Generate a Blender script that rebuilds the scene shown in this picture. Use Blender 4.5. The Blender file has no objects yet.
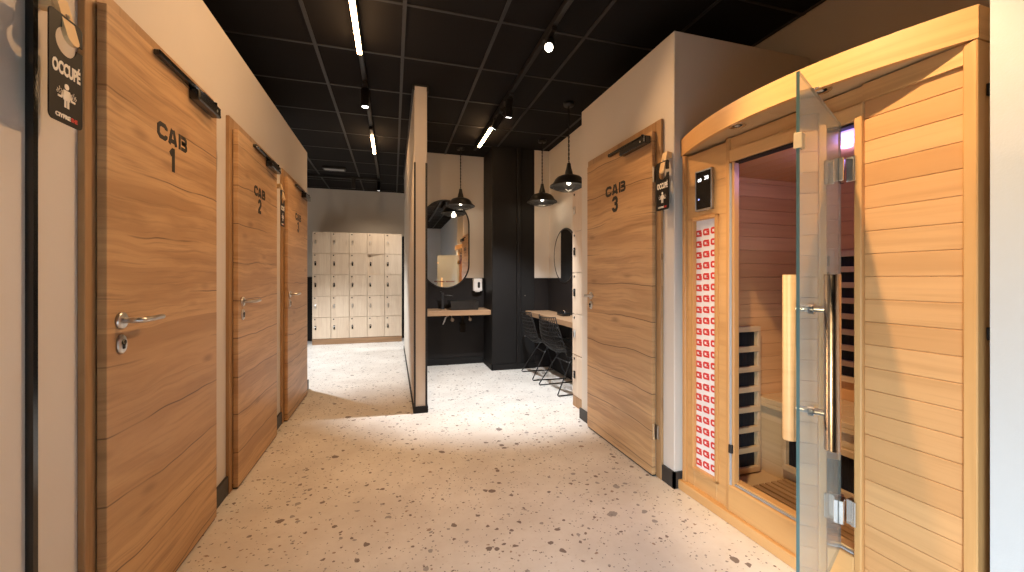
import bpy, bmesh, math, random
from mathutils import Vector, Matrix
R = math.radians
random.seed(7)
S = bpy.context.scene
COL = S.collection

# ------------------------------------------------------------------ objects
def tag(o, label=None, cat=None, group=None, kind=None):
    if label: o['label'] = label
    if cat: o['category'] = cat
    if group: o['group'] = group
    if kind: o['kind'] = kind
    return o

def empty(name, label, cat, loc=(0, 0, 0), rz=0, group=None, kind=None, parent=None):
    o = bpy.data.objects.new(name, None)
    o.empty_display_size = .1
    COL.objects.link(o)
    o.location = loc
    o.rotation_euler = (0, 0, rz)
    if parent: o.parent = parent
    return tag(o, label, cat, group, kind)

def copy_tree(o, parent=None):
    c = o.copy()
    COL.objects.link(c)
    c.parent = parent
    for ch in [x for x in COL.objects if x.parent == o]:
        copy_tree(ch, c)
    return c

class MB:
    """collects shapes, builds ONE mesh object"""
    def __init__(self):
        self.bm = bmesh.new()
    def _add(self, fn, M=None):
        t = bmesh.new()
        fn(t)
        if M is not None:
            bmesh.ops.transform(t, matrix=M, verts=t.verts)
        me = bpy.data.meshes.new('tmp')
        t.to_mesh(me)
        t.free()
        self.bm.from_mesh(me)
        bpy.data.meshes.remove(me)
        return self
    def box(self, x0, x1, y0, y1, z0, z1, bev=0, M=None, seg=1):
        def f(t):
            bmesh.ops.create_cube(t, size=1)
            for v in t.verts:
                v.co = Vector(((x0 + x1) / 2 + v.co.x * (x1 - x0), (y0 + y1) / 2 + v.co.y * (y1 - y0), (z0 + z1) / 2 + v.co.z * (z1 - z0)))
            if bev:
                bmesh.ops.bevel(t, geom=t.edges[:], offset=bev, segments=seg, profile=.5, affect='EDGES')
        return self._add(f, M)
    def lathe(self, prof, n=24, M=None, smooth=True):
        def f(t):
            rings = []
            for r, z in prof:
                if r < 1e-6:
                    rings.append([t.verts.new((0, 0, z))])
                else:
                    rings.append([t.verts.new((r * math.cos(2 * math.pi * k / n), r * math.sin(2 * math.pi * k / n), z)) for k in range(n)])
            for a, b in zip(rings, rings[1:]):
                for k in range(n):
                    k2 = (k + 1) % n
                    if len(a) == 1 and len(b) == 1: continue
                    if len(a) == 1: fc = t.faces.new((a[0], b[k2], b[k]))
                    elif len(b) == 1: fc = t.faces.new((a[k], a[k2], b[0]))
                    else: fc = t.faces.new((a[k], a[k2], b[k2], b[k]))
                    fc.smooth = smooth
        return self._add(f, M)
    def cyl(self, p, q, r, n=16, r2=None):
        p, q = Vector(p), Vector(q)
        d = q - p
        L = d.length
        M = Matrix.Translation(p) @ d.to_track_quat('Z', 'Y').to_matrix().to_4x4()
        r2 = r if r2 is None else r2
        return self.lathe([(0, 0), (r, 0), (r, 0), (r2, L), (r2, L), (0, L)], n, M, True)
    def tube(self, pts, r, n=8, closed=False):
        pts = [Vector(p) for p in pts]
        def f(t):
            rings = []
            up = Vector((0, 0, 1))
            N = len(pts)
            prev = None
            for i, p in enumerate(pts):
                if closed: d = pts[(i + 1) % N] - pts[i - 1]
                else: d = pts[min(i + 1, N - 1)] - pts[max(i - 1, 0)]
                d.normalize()
                if prev is None:
                    a = d.cross(up)
                    if a.length < .05: a = d.cross(Vector((1, 0, 0)))
                else:
                    a = prev - d * prev.dot(d)
                a.normalize()
                prev = a
                b = d.cross(a)
                rings.append([t.verts.new(p + (a * math.cos(2 * math.pi * k / n) + b * math.sin(2 * math.pi * k / n)) * r) for k in range(n)])
            rr = list(zip(rings, rings[1:])) + ([(rings[-1], rings[0])] if closed else [])
            for a, b in rr:
                for k in range(n):
                    k2 = (k + 1) % n
                    t.faces.new((a[k], a[k2], b[k2], b[k])).smooth = True
            if not closed:
                t.faces.new(list(reversed(rings[0])))
                t.faces.new(rings[-1])
        return self._add(f)
    def prism(self, poly, h0, h1, M=None, bev=0):
        """polygon in local XY, extruded h0..h1 along Z"""
        def f(t):
            vs = [t.verts.new((x, y, h0)) for x, y in poly]
            fc = t.faces.new(vs)
            if fc.normal.z > 0: fc.normal_flip()
            r = bmesh.ops.extrude_face_region(t, geom=[fc])
            for g in r['geom']:
                if isinstance(g, bmesh.types.BMVert): g.co.z = h1
            bmesh.ops.recalc_face_normals(t, faces=t.faces[:])
            bmesh.ops.triangulate(t, faces=[q for q in t.faces if len(q.verts) > 4])
        return self._add(f, M)
    def mesh(self, me, M):
        t = bmesh.new()
        t.from_mesh(me)
        bmesh.ops.transform(t, matrix=M, verts=t.verts)
        m2 = bpy.data.meshes.new('tmp')
        t.to_mesh(m2); t.free()
        self.bm.from_mesh(m2)
        bpy.data.meshes.remove(m2)
        return self
    def build(self, name, mat, parent=None, loc=(0, 0, 0), rot=(0, 0, 0), label=None):
        me = bpy.data.meshes.new(name)
        bmesh.ops.recalc_face_normals(self.bm, faces=self.bm.faces[:])
        self.bm.to_mesh(me)
        self.bm.free()
        o = bpy.data.objects.new(name, me)
        if isinstance(mat, (list, tuple)):
            for m in mat: me.materials.append(m)
        else:
            me.materials.append(mat)
        COL.objects.link(o)
        o.location = loc
        o.rotation_euler = rot
        if parent: o.parent = parent
        if label: o['label'] = label
        return o

# plane (a,b) -> local +Y, +Z, extruded along +X : used for everything flat on a door or a sign
YZ = Matrix(((0, 0, 1, 0), (1, 0, 0, 0), (0, 1, 0, 0), (0, 0, 0, 1)))
# plane (a,b) -> local +X, +Z, extruded toward -Y : things on the sauna front
XZ = Matrix(((1, 0, 0, 0), (0, 0, -1, 0), (0, 1, 0, 0), (0, 0, 0, 1)))

def text_mesh(body, bold=.02):
    cu = bpy.data.curves.new('t', 'FONT')
    cu.body = body
    cu.size = 1
    cu.offset = bold
    cu.extrude = .5
    cu.resolution_u = 3
    o = bpy.data.objects.new('t', cu)
    COL.objects.link(o)
    dg = bpy.context.evaluated_depsgraph_get()
    me = bpy.data.meshes.new_from_object(o.evaluated_get(dg))
    bpy.data.objects.remove(o)
    bpy.data.curves.remove(cu)
    xs = [v.co.x for v in me.vertices]; ys = [v.co.y for v in me.vertices]
    x0, x1, y0, y1 = min(xs), max(xs), min(ys), max(ys)
    for v in me.vertices:
        v.co = ((v.co.x - x0) / (x1 - x0), (v.co.y - y0) / (y1 - y0), v.co.z + .5)
    return me

def put_text(mb, body, x0, x1, y0, y1, d0, d1, P, bold=.02):
    me = text_mesh(body, bold)
    M = P @ Matrix.Translation((x0, y0, d0)) @ Matrix.Diagonal((x1 - x0, y1 - y0, d1 - d0, 1))
    mb.mesh(me, M)
    bpy.data.meshes.remove(me)

# ------------------------------------------------------------------ materials
class N:
    def __init__(self, name):
        self.m = bpy.data.materials.new(name)
        self.m.use_nodes = True
        self.t = self.m.node_tree
        self.b = self.t.nodes['Principled BSDF']
        self.out = self.t.nodes['Material Output']
    def n(self, typ, **kw):
        x = self.t.nodes.new(typ)
        for k, v in kw.items(): setattr(x, k, v)
        return x
    def l(self, a, b): self.t.links.new(a, b)
    def setin(self, s, v):
        if hasattr(v, 'is_output') or isinstance(v, bpy.types.NodeSocket): self.l(v, s)
        else: s.default_value = v
    def obj(self): return self.n('ShaderNodeTexCoord').outputs['Object']
    def vmap(self, v, scale=(1, 1, 1), loc=(0, 0, 0)):
        x = self.n('ShaderNodeMapping')
        self.l(v, x.inputs['Vector'])
        x.inputs['Scale'].default_value = scale
        x.inputs['Location'].default_value = loc
        return x.outputs[0]
    def noise(self, v, scale, detail=4, rough=.55, dist=0):
        x = self.n('ShaderNodeTexNoise')
        self.l(v, x.inputs['Vector'])
        x.inputs['Scale'].default_value = scale
        x.inputs['Detail'].default_value = detail
        x.inputs['Roughness'].default_value = rough
        x.inputs['Distortion'].default_value = dist
        return x.outputs['Fac']
    def math(self, op, a, b=0.0, clamp=False):
        x = self.n('ShaderNodeMath', operation=op, use_clamp=clamp)
        self.setin(x.inputs[0], a)
        self.setin(x.inputs[1], b)
        return x.outputs[0]
    def sep(self, v):
        x = self.n('ShaderNodeSeparateXYZ')
        self.l(v, x.inputs[0])
        return x.outputs
    def comb(self, a, b, c):
        x = self.n('ShaderNodeCombineXYZ')
        for i, q in enumerate((a, b, c)): self.setin(x.inputs[i], q)
        return x.outputs[0]
    def white(self, v):
        x = self.n('ShaderNodeTexWhiteNoise', noise_dimensions='3D')
        self.l(v, x.inputs['Vector'])
        return x.outputs['Value']
    def ramp(self, f, stops, interp='LINEAR'):
        x = self.n('ShaderNodeValToRGB')
        self.l(f, x.inputs[0])
        cr = x.color_ramp
        cr.interpolation = interp
        while len(cr.elements) < len(stops): cr.elements.new(.5)
        for e, (p, c) in zip(cr.elements, stops):
            e.position = p
            e.color = (*c, 1) if len(c) == 3 else c
        return x.outputs[0]
    def step(self, f, a, b):
        x = self.n('ShaderNodeMapRange', interpolation_type='SMOOTHSTEP')
        self.l(f, x.inputs['Value'])
        x.inputs['From Min'].default_value = a
        x.inputs['From Max'].default_value = b
        return x.outputs[0]
    def mix(self, f, a, b, blend='MIX'):
        x = self.n('ShaderNodeMix', data_type='RGBA', blend_type=blend)
        self.setin(x.inputs[0], f)
        for s, v in ((x.inputs[6], a), (x.inputs[7], b)):
            if isinstance(v, tuple): s.default_value = (*v[:3], 1)
            else: self.l(v, s)
        return x.outputs[2]
    def bump(self, h, strength=.2, dist=.01):
        x = self.n('ShaderNodeBump')
        self.l(h, x.inputs['Height'])
        x.inputs['Strength'].default_value = strength
        x.inputs['Distance'].default_value = dist
        self.l(x.outputs[0], self.b.inputs['Normal'])
    def fin(self, col=None, rough=.5, metal=0, spec=.5, **kw):
        if col is not None:
            if isinstance(col, tuple): self.b.inputs['Base Color'].default_value = (*col, 1)
            else: self.l(col, self.b.inputs['Base Color'])
        self.setin(self.b.inputs['Roughness'], rough)
        self.b.inputs['Metallic'].default_value = metal
        self.b.inputs['Specular IOR Level'].default_value = spec
        for k, v in kw.items(): self.setin(self.b.inputs[k], v)
        return self.m

def plain(name, col, rough=.5, metal=0, spec=.5, var=.06, scale=30):
    k = N(name)
    f = k.noise(k.obj(), scale, 3)
    c = k.mix(f, tuple(max(0, x * (1 - var)) for x in col), tuple(min(1, x * (1 + var)) for x in col))
    r = k.math('ADD', k.math('MULTIPLY', f, .12), rough - .06)
    return k.fin(c, r, metal, spec)

def paint(name, col, bump=.12):
    k = N(name)
    o = k.obj()
    big = k.noise(o, 1.7, 4)
    c = k.mix(big, tuple(x * .95 for x in col), tuple(min(1, x * 1.04) for x in col))
    k.bump(k.noise(o, 160, 3), bump, .003)
    return k.fin(c, .72, 0, .3)

def glow(name, col, strength):
    k = N(name)
    k.b.inputs['Emission Color'].default_value = (*col, 1)
    k.b.inputs['Emission Strength'].default_value = strength
    return k.fin((.8, .8, .8), .5)

def oak(name, light, mid, dark, axis=1, band=.215, rough=.42, crack=1.0, seed=0.0):
    """oak veneer, grain along the local axis (1 = Y horizontal, 2 = Z upright), boards across it"""
    k = N(name)
    o = k.obj()
    s = k.sep(o)
    if axis == 1: along, across, dep = s[1], s[2], s[0]
    elif axis == 2: along, across, dep = s[2], s[1], s[0]
    else: along, across, dep = s[0], s[2], s[1]
    info = k.n('ShaderNodeObjectInfo').outputs['Random']
    off = k.math('ADD', k.math('MULTIPLY', info, 13.0), seed)
    v = k.comb(along, k.math('ADD', across, off), dep)
    wob = k.noise(k.vmap(v, (1.3, 1.1, 1)), 1.0, 3)
    acw = k.math('ADD', k.math('ADD', across, off), k.math('MULTIPLY', wob, .10))
    bnd = k.math('DIVIDE', acw, band)
    bid = k.math('FLOOR', bnd)
    bfr = k.math('FRACT', bnd)
    rnd = k.white(k.comb(bid, 3.3, 1.7))
    v2 = k.comb(k.math('ADD', along, k.math('MULTIPLY', rnd, 7.0)), acw, k.math('MULTIPLY', rnd, 5.0))
    fine = k.noise(k.vmap(v2, (2.6, 75, 20)), 1.0, 5, .6, .4)
    fig = k.noise(k.vmap(v2, (.8, 8, 3)), 1.0, 5, .6, 1.1)
    base = k.mix(k.step(fig, .34, .64), mid, light)
    base = k.mix(k.math('MULTIPLY', k.step(fine, .47, .76), .52), base, dark)
    base = k.mix(k.math('MULTIPLY', k.math('SUBTRACT', rnd, .45), .9, True), base, mid)
    # knots
    vk = k.n('ShaderNodeTexVoronoi', feature='F1')
    k.l(k.vmap(v2, (2.2, 6.5, 0)), vk.inputs['Vector'])
    vk.inputs['Scale'].default_value = 1.0
    kn = k.math('SUBTRACT', 1.0, k.step(vk.outputs['Distance'], .02, .17))
    base = k.mix(k.math('MULTIPLY', kn, .55), base, dark)
    # splits along the board joints
    cr = k.math('SUBTRACT', 1.0, k.step(k.math('ABSOLUTE', k.math('SUBTRACT', bfr, .5)), .0, .021))
    cm = k.step(k.noise(k.vmap(v2, (1.5, 1, 1)), 1.0, 3), .36, .50)
    cr = k.math('MULTIPLY', k.math('MULTIPLY', cr, cm), .85 * crack)
    base = k.mix(cr, base, tuple(x * .3 for x in dark))
    k.bump(fine, .06, .002)
    return k.fin(base, rough, 0, .4)

def planks(name, light, mid, dark, pitch=.079, rough=.4, axis='h'):
    """softwood boards stacked in local Z (axis h) or upright; tone changes from board to board"""
    k = N(name)
    o = k.obj()
    s = k.sep(o)
    row = k.math('FLOOR', k.math('DIVIDE', s[2], pitch)) if axis == 'h' else k.math('FLOOR', k.math('DIVIDE', s[0], pitch))
    info = k.n('ShaderNodeObjectInfo').outputs['Random']
    rnd = k.white(k.comb(row, info, 2.0))
    if axis == 'h': v = k.comb(k.math('ADD', k.math('ADD', s[0], s[1]), k.math('MULTIPLY', rnd, 9)), s[2], k.math('MULTIPLY', rnd, 3))
    else: v = k.comb(k.math('ADD', s[2], k.math('MULTIPLY', rnd, 9)), k.math('ADD', s[0], s[1]), k.math('MULTIPLY', rnd, 3))
    fine = k.noise(k.vmap(v, (2.0, 70, 1)), 1.0, 4, .6, .3)
    fig = k.noise(k.vmap(v, (.8, 14, 1)), 1.0, 3, .5, 1.2)
    c = k.mix(rnd, mid, light)
    c = k.mix(k.math('MULTIPLY', k.step(fig, .4, .75), .35), c, dark)
    c = k.mix(k.math('MULTIPLY', k.step(fine, .5, .85), .35), c, dark)
    k.bump(fine, .05, .002)
    return k.fin(c, rough, 0, .4)

def glass_mat(name, tint, body, body_fac, rough=.02, ior=1.5):
    k = N(name)
    tr = k.n('ShaderNodeBsdfTransparent'); tr.inputs[0].default_value = (*tint, 1)
    gl = k.n('ShaderNodeBsdfGlossy'); gl.inputs['Roughness'].default_value = rough
    gl.inputs[0].default_value = (.95, .98, .97, 1)
    fr = k.n('ShaderNodeFresnel'); fr.inputs[0].default_value = ior
    df = k.n('ShaderNodeBsdfDiffuse'); df.inputs[0].default_value = (*body, 1)
    geo = k.n('ShaderNodeNewGeometry')
    m0 = k.n('ShaderNodeMixShader')
    m0.inputs[0].default_value = body_fac
    k.l(tr.outputs[0], m0.inputs[1]); k.l(df.outputs[0], m0.inputs[2])
    m1 = k.n('ShaderNodeMixShader')
    # the far side of the pane is met from inside: no extra total reflection there
    k.l(k.math('MULTIPLY', fr.outputs[0], k.math('SUBTRACT', 1.0, geo.outputs['Backfacing'])), m1.inputs[0])
    k.l(m0.outputs[0], m1.inputs[1]); k.l(gl.outputs[0], m1.inputs[2])
    k.l(m1.outputs[0], k.out.inputs[0])
    return k.m

M = {}
M['plaster'] = paint('warm_plaster', (.66, .59, .51))
M['plaster_white'] = paint('white_plaster', (.53, .525, .515))
M['plaster_taupe'] = paint('taupe_plaster', (.50, .43, .36))
M['oak'] = oak('oak_door', (.60, .36, .17), (.43, .24, .105), (.20, .10, .040))
M['oak_up'] = oak('oak_frame', (.44, .26, .12), (.34, .19, .082), (.19, .095, .04), axis=2, band=.09, crack=.2)
M['oak_shelf'] = oak('oak_shelf', (.36, .22, .125), (.29, .17, .09), (.17, .095, .05), axis=0, band=.12, crack=.3)
M['locker'] = oak('locker_oak', (.70, .58, .45), (.63, .50, .38), (.48, .36, .26), axis=2, band=.06, crack=0, rough=.5)
M['sauna'] = planks('hemlock', (.70, .385, .165), (.58, .295, .115), (.40, .19, .062))
M['sauna_up'] = planks('hemlock_upright', (.64, .35, .135), (.58, .305, .11), (.40, .19, .06), pitch=.4, axis='v')
M['sauna_arc'] = planks('hemlock_arc', (.69, .40, .165), (.62, .345, .13), (.42, .21, .07), pitch=.5)
M['sauna_pale'] = planks('hemlock_pale', (.62, .43, .24), (.55, .37, .19), (.40, .25, .12), pitch=.12)
M['black'] = plain('black_powder', (.012, .011, .011), .45)
M['black_gloss'] = plain('black_gloss', (.010, .010, .010), .16, spec=.6)
M['black_matt'] = plain('black_matt', (.011, .010, .0095), .7, spec=.2)
M['skirting'] = plain('black_skirting', (.03, .027, .025), .5)
M['cladding'] = plain('dark_cladding', (.009, .0078, .0075), .55, 0, .25, var=.25, scale=3)
M['dado'] = plain('dark_dado', (.011, .0085, .0078), .55, 0, .25, var=.2, scale=2.5)
M['steel'] = plain('brushed_steel', (.62, .59, .56), .3, 1)
M['chrome'] = plain('chrome', (.78, .77, .76), .1, 1, var=.02)
M['bronze'] = plain('bronzed_steel', (.58, .44, .35), .22, 1, var=.03)
M['white_plastic'] = plain('white_plastic', (.78, .75, .72), .35)
M['sign'] = plain('sign_black', (.011, .009, .008), .5, 0, .25)
M['sign_white'] = plain('sign_white', (.82, .76, .66), .5)
M['sign_red'] = plain('sign_red', (.55, .03, .02), .5)
M['dark_red'] = plain('dark_red_print', (.16, .02, .018), .5)
M['letter'] = plain('letter_black', (.015, .012, .010), .5)
M['peg'] = plain('pale_wood_peg', (.72, .50, .26), .5)
M['film'] = plain('white_film', (.80, .77, .76), .35)
M['film_red'] = plain('film_red', (.62, .035, .03), .4)
M['seal'] = plain('grey_seal', (.34, .34, .34), .4)
M['mesh_black'] = plain('heater_black', (.010, .009, .010), .6)
M['grid'] = plain('ceiling_grid', (.022, .020, .019), .5)
M['bulb'] = glow('bulb_white', (1, .93, .82), 5)
M['lens'] = glow('spot_lens', (1, .86, .66), 22)
M['lens_white'] = glow('spot_lens_white', (1, .97, .92), 9)
M['led'] = glow('led_diffuser', (1, .60, .29), 46)
M['led_soft'] = glow('led_diffuser_small', (1, .60, .29), 36)
M['digit'] = glow('display_digits', (.9, .95, 1), 1.6)
M['digit_blue'] = glow('display_blue', (.15, .3, 1), 1.6)
M['violet'] = glow('violet_lamp', (.55, .42, 1), 5)
M['glass'] = glass_mat('door_glass', (.93, .97, .955), (.70, .72, .68), .42, ior=2.1)
M['glass_edge'] = plain('glass_edge', (.075, .125, .112), .2)
M['window_glass'] = glass_mat('window_pane', (.97, .98, .98), (.8, .8, .8), .02)
k = N('mirror_silver'); M['mirror'] = k.fin((.86, .86, .85), .015, 1)

# terrazzo
k = N('terrazzo')
o = k.obj()
base = k.mix(k.step(k.noise(o, 2.6, 6, .62), .32, .7), (.68, .635, .585), (.80, .765, .715))
base = k.mix(k.math('MULTIPLY', k.step(k.noise(o, 38, 4, .6), .55, .75), .38), base, (.56, .48, .40))
jit = k.n('ShaderNodeTexNoise'); jit.inputs['Scale'].default_value = 22; k.l(o, jit.inputs['Vector'])
vs = k.n('ShaderNodeVectorMath', operation='SCALE'); k.l(jit.outputs['Color'], vs.inputs[0]); vs.inputs['Scale'].default_value = .03
va = k.n('ShaderNodeVectorMath', operation='ADD'); k.l(o, va.inputs[0]); k.l(vs.outputs[0], va.inputs[1])
flat = k.vmap(va.outputs[0], (1, 1, 0))
for sc, prob, seed, sz in ((125, .05, 7.7, .34), (60, .050, 0.0, .34), (33, .050, 3.1, .30), (19, .016, 5.3, .30)):
    v = k.n('ShaderNodeTexVoronoi', feature='F1', distance='EUCLIDEAN')
    k.l(k.vmap(flat, (1, 1, 1), (seed, seed * .7, 0)), v.inputs['Vector'])
    v.inputs['Scale'].default_value = sc
    sp = k.n('ShaderNodeSeparateColor'); k.l(v.outputs['Color'], sp.inputs[0])
    pick = k.math('LESS_THAN', sp.outputs[0], prob)
    size = k.math('ADD', k.math('MULTIPLY', sp.outputs[1], .22), sz)
    inside = k.math('LESS_THAN', v.outputs['Distance'], size)
    chip = k.ramp(sp.outputs[2], [(0, (.13, .09, .075)), (.3, (.20, .17, .165)), (.55, (.30, .20, .14)), (.75, (.30, .28, .27)), (1, (.42, .36, .31))], 'CONSTANT')
    base = k.mix(k.math('MULTIPLY', k.math('MULTIPLY', pick, inside), .85), base, chip)
M['floor'] = k.fin(base, k.math('ADD', k.math('MULTIPLY', k.noise(o, 6, 3), .15), .36), 0, .4)

# ceiling tiles
M['ceiling'] = plain('ceiling_tile', (.011, .0095, .009), .85, spec=.15, scale=120)

# ------------------------------------------------------------------ setting
def structure(name, boxes, mat, label, cat, bev=0):
    b = MB()
    for q in boxes: b.box(*q, bev=bev)
    o = b.build(name, mat)
    return tag(o, label, cat, kind='structure')

CEIL = 2.87
YB = 5.55     # washbasin wall
structure('floor', [(-3.7, 3.4, -3.2, 8.5, -.1, 0)], M['floor'], 'cream terrazzo floor with grey and brown stone chips', 'floor')
ceil = structure('ceiling', [(-3.7, 3.4, -3.2, 8.5, CEIL, CEIL + .1)], M['ceiling'], 'black suspended tile ceiling with thin grey grid', 'ceiling')
g = MB()
for i in range(-6, 6):
    x = .07 + .61 * i
    g.box(x - .012, x + .012, -3.2, 8.3, CEIL - .006, CEIL + .01)
for i in range(-10, 9):
    y = 3.205 + .622 * i
    g.box(-3.6, 3.2, y - .010, y + .010, CEIL - .005, CEIL + .01)
g.build('ceiling_grid', M['grid'], ceil)

XL = -.875
structure('wall_left', [(-3.3, XL, -.55, 4.74, 0, 2.51), (-1.1, XL, -.55, .0, 2.51, CEIL), (-1.1, XL, -3.0, -1.75, 0, CEIL), (-1.1, XL, -1.75, -.55, 1.75, CEIL)], M['plaster'], 'beige left wall of the row of changing cabins', 'wall')
structure('wall_cabin', [(1.52, 2.53, 1.93, 3.10, 0, 2.575)], M['plaster'], 'beige free-standing cabin block beside the sauna', 'wall', .004)
structure('wall_right', [(2.53, 2.68, -3.0, 3.3, 0, CEIL)], M['plaster_taupe'], 'taupe wall rising behind sauna and cabin block', 'wall')
structure('wall_right_near', [(1.580, 2.53, -3.0, .700, 0, CEIL)], M['plaster_white'], 'white wall end at the right edge beside the sauna', 'wall')
structure('wall_right_vanity', [(2.0, 2.68, 3.3, 5.2, 0, CEIL)], M['plaster'], 'beige wall behind the right-hand counter', 'wall')
structure('wall_vanity_corner', [(1.79, 2.0, 5.05, 5.7, 0, CEIL)], M['plaster'], 'narrow beige wall right of the black column', 'wall')
structure('wall_vanity', [(.287, 1.79, YB, YB + .15, 0, CEIL)], M['plaster'], 'beige wall carrying the pill mirror and shelf', 'wall')
structure('wall_back', [(-3.7, 3.4, 8.35, 8.5, 0, CEIL)], M['plaster'], 'greige back wall above the lockers', 'wall')
structure('wall_left_far', [(-3.7, -3.3, -3.2, 8.35, 0, CEIL)], M['plaster_white'], 'white side wall behind the left cabins', 'wall')
structure('wall_right_far', [(3.25, 3.4, 5.2, 8.35, 0, CEIL), (2.68, 3.4, 5.2, 5.35, 0, CEIL)], M['plaster_white'], 'white side wall beyond the wash area', 'wall')
structure('wall_rear', [(-3.3, 2.6, -3.2, -3.0, 0, CEIL)], M['plaster_white'], 'white rear wall facing the corridor', 'wall')
# glazed opening in the left wall, behind the viewer: it brings the cool daylight
w = MB()
for y in (-1.75, -1.17, -.59): w.box(-1.02, -.95, y, y + .04, 0, 1.75)
w.box(-1.02, -.95, -1.75, -.55, 0, .05).box(-1.02, -.95, -1.75, -.55, 1.70, 1.75)
win = tag(w.build('window_1', M['black']), 'low black-framed window in the left wall behind the viewer', 'window', kind='structure')
MB().box(-.99, -.98, -1.71, -.59, .05, 1.70).build('window_pane', M['window_glass'], win)

part = empty('wall_partition', 'slim white partition wall between hallway and wash area', 'partition', (0, 0, 0), kind='structure')
MB().box(.178, .287, 3.63, 6.95, 0, CEIL - .012, .002).build('partition_panel', M['plaster'], part)
pp = MB()
for x0, x1 in ((.175, .190), (.273, .290)): pp.box(x0, x1, 3.622, 3.66, .058, 2.19, .001)
pp.build('corner_profile', M['black'], part)
MB().box(.170, .296, 3.612, 6.96, 0, .058, .003).build('partition_skirting', M['black_matt'], part)
cc = MB()
cc.box(.164, .181, 3.62, 6.95, CEIL - .05, CEIL).box(.284, .301, 3.62, 6.95, CEIL - .05, CEIL).box(.164, .301, 3.62, 6.95, CEIL - .012, CEIL)
cc.build('ceiling_channel', M['black'], part)

# dark lower wall panels
structure('trim_1', [(.287, 1.22, YB - .012, YB, .0, 1.18)], M['dado'], 'dark lower wall panel behind the washbasin', 'wall panel')
structure('trim_2', [(1.79, 1.99, 5.035, 5.05, 0, 1.18)], M['dado'], 'dark lower wall panel in the corner right of the column', 'wall panel')
structure('trim_3', [(1.985, 2.0, 3.3, 5.04, 0, 1.18)], M['dado'], 'dark lower wall panel behind the counter and chairs', 'wall panel')
structure('trim_4', [(-3.3, 3.25, 8.335, 8.35, 0, 1.20)], M['dado'], 'dark lower wall panel behind the lockers', 'wall panel')
structure('trim_5', [(.165, .30, 8.26, 8.335, 0, 2.0)], M['cladding'], 'tall dark post at the right end of the lockers', 'wall panel')
structure('trim_6', [(XL, XL + .016, 1.303, 1.3175, 0, CEIL)], M['black_gloss'], 'glossy black upright strip on the left wall', 'trim')
structure('trim_7', [(.287, 1.205, YB - .03, YB - .012, 0, .09)], M['black_matt'], 'black skirting under the washbasin shelf', 'skirting')

# skirting between the doors
for i, (y0, y1, wh) in enumerate(((2.357, 2.556, 'between the cabin 1 and cabin 2 doors'), (3.432, 3.665, 'between the cabin 2 and left cabin 3 doors'), (4.548, 4.752, 'at the far end of the left cabin wall'))):
    structure('baseboard_left', [(XL, XL + .014, y0, y1, 0, .10)], M['skirting'], 'black skirting piece ' + wh, 'skirting', .002)
structure('baseboard_right', [(1.506, 1.52, 1.916, 2.022, 0, .09), (1.506, 1.57, 1.916, 1.93, 0, .09)], M['skirting'], 'black skirting wrapping the cabin corner beside the sauna', 'skirting')
structure('baseboard_right', [(1.506, 1.52, 2.95, 3.114, 0, .09)], M['skirting'], 'black skirting left of the right-hand cabin 3 door', 'skirting', .002)

# black clad column
col = empty('column', 'black clad column between washbasin and counter', 'column', (0, 0, 0), kind='structure')
MB().box(1.215, 1.545, 5.03, YB, 0, CEIL, .008).build('column_cladding', M['cladding'], col)
MB().box(1.545, 1.60, 5.02, 5.10, 0, CEIL, .006).build('corner_profile', M['cladding'], col)
MB().box(1.60, 1.79, 5.045, YB, 0, CEIL).build('service_panel', M['black_matt'], col)
MB().box(1.205, 1.80, 5.012, 5.03, 0, .07).box(1.205, 1.215, 5.012, YB - .03, 0, .07).build('column_skirting', M['black_matt'], col)
b = MB()
for z in (.42, .95): b.cyl((1.66, 5.046, z), (1.66, 5.040, z), .006, 10)
b.build('panel_screw', M['steel'], col)

# ------------------------------------------------------------------ cabin doors
def stroke(mb, pts, w, d0, d1, P):
    """flat ribbon along a polyline with mitred joints"""
    pts = [Vector(p) for p in pts]
    L, Rr = [], []
    for i, p in enumerate(pts):
        a = (pts[i] - pts[i - 1]).normalized() if i else None
        c = (pts[i + 1] - pts[i]).normalized() if i < len(pts) - 1 else None
        if a is None: t, kf = c, 1
        elif c is None: t, kf = a, 1
        else:
            t = (a + c).normalized()
            kf = 1 / max(.5, t.dot(a))
        n = Vector((-t.y, t.x)) * w / 2 * kf
        L.append(p + n); Rr.append(p - n)
    for i in range(len(pts) - 1):
        mb.prism([tuple(L[i]), tuple(L[i + 1]), tuple(Rr[i + 1]), tuple(Rr[i])], d0, d1, P)

GL = {  # stencil capitals in a unit box, stroke weight .26
 'C': [[(.95, .66), (.95, .76), (.80, .88), (.34, .88), (.14, .72), (.14, .28), (.34, .12), (.80, .12), (.95, .24), (.95, .34)]],
 'A': [[(.12, 0), (.42, .98)], [(.58, .98), (.88, 0)], [(.30, .24), (.70, .24)]],
 'B': [[(.13, 0), (.13, 1)], [(.32, .88), (.74, .88), (.86, .78), (.86, .64), (.74, .54), (.36, .54)], [(.36, .48), (.78, .48), (.90, .36), (.90, .24), (.78, .12), (.32, .12)]],
 '1': [[(.58, 0), (.58, 1)], [(.20, .70), (.46, .88)]],
 '2': [[(.14, .68), (.14, .76), (.32, .89), (.68, .89), (.86, .76), (.86, .62), (.18, .22), (.16, .11), (.92, .11)]],
 '3': [[(.14, .72), (.14, .78), (.32, .89), (.68, .89), (.84, .78), (.84, .64), (.70, .53), (.42, .53)], [(.70, .53), (.86, .40), (.86, .24), (.68, .11), (.32, .11), (.14, .22), (.14, .30)]],
}
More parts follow.
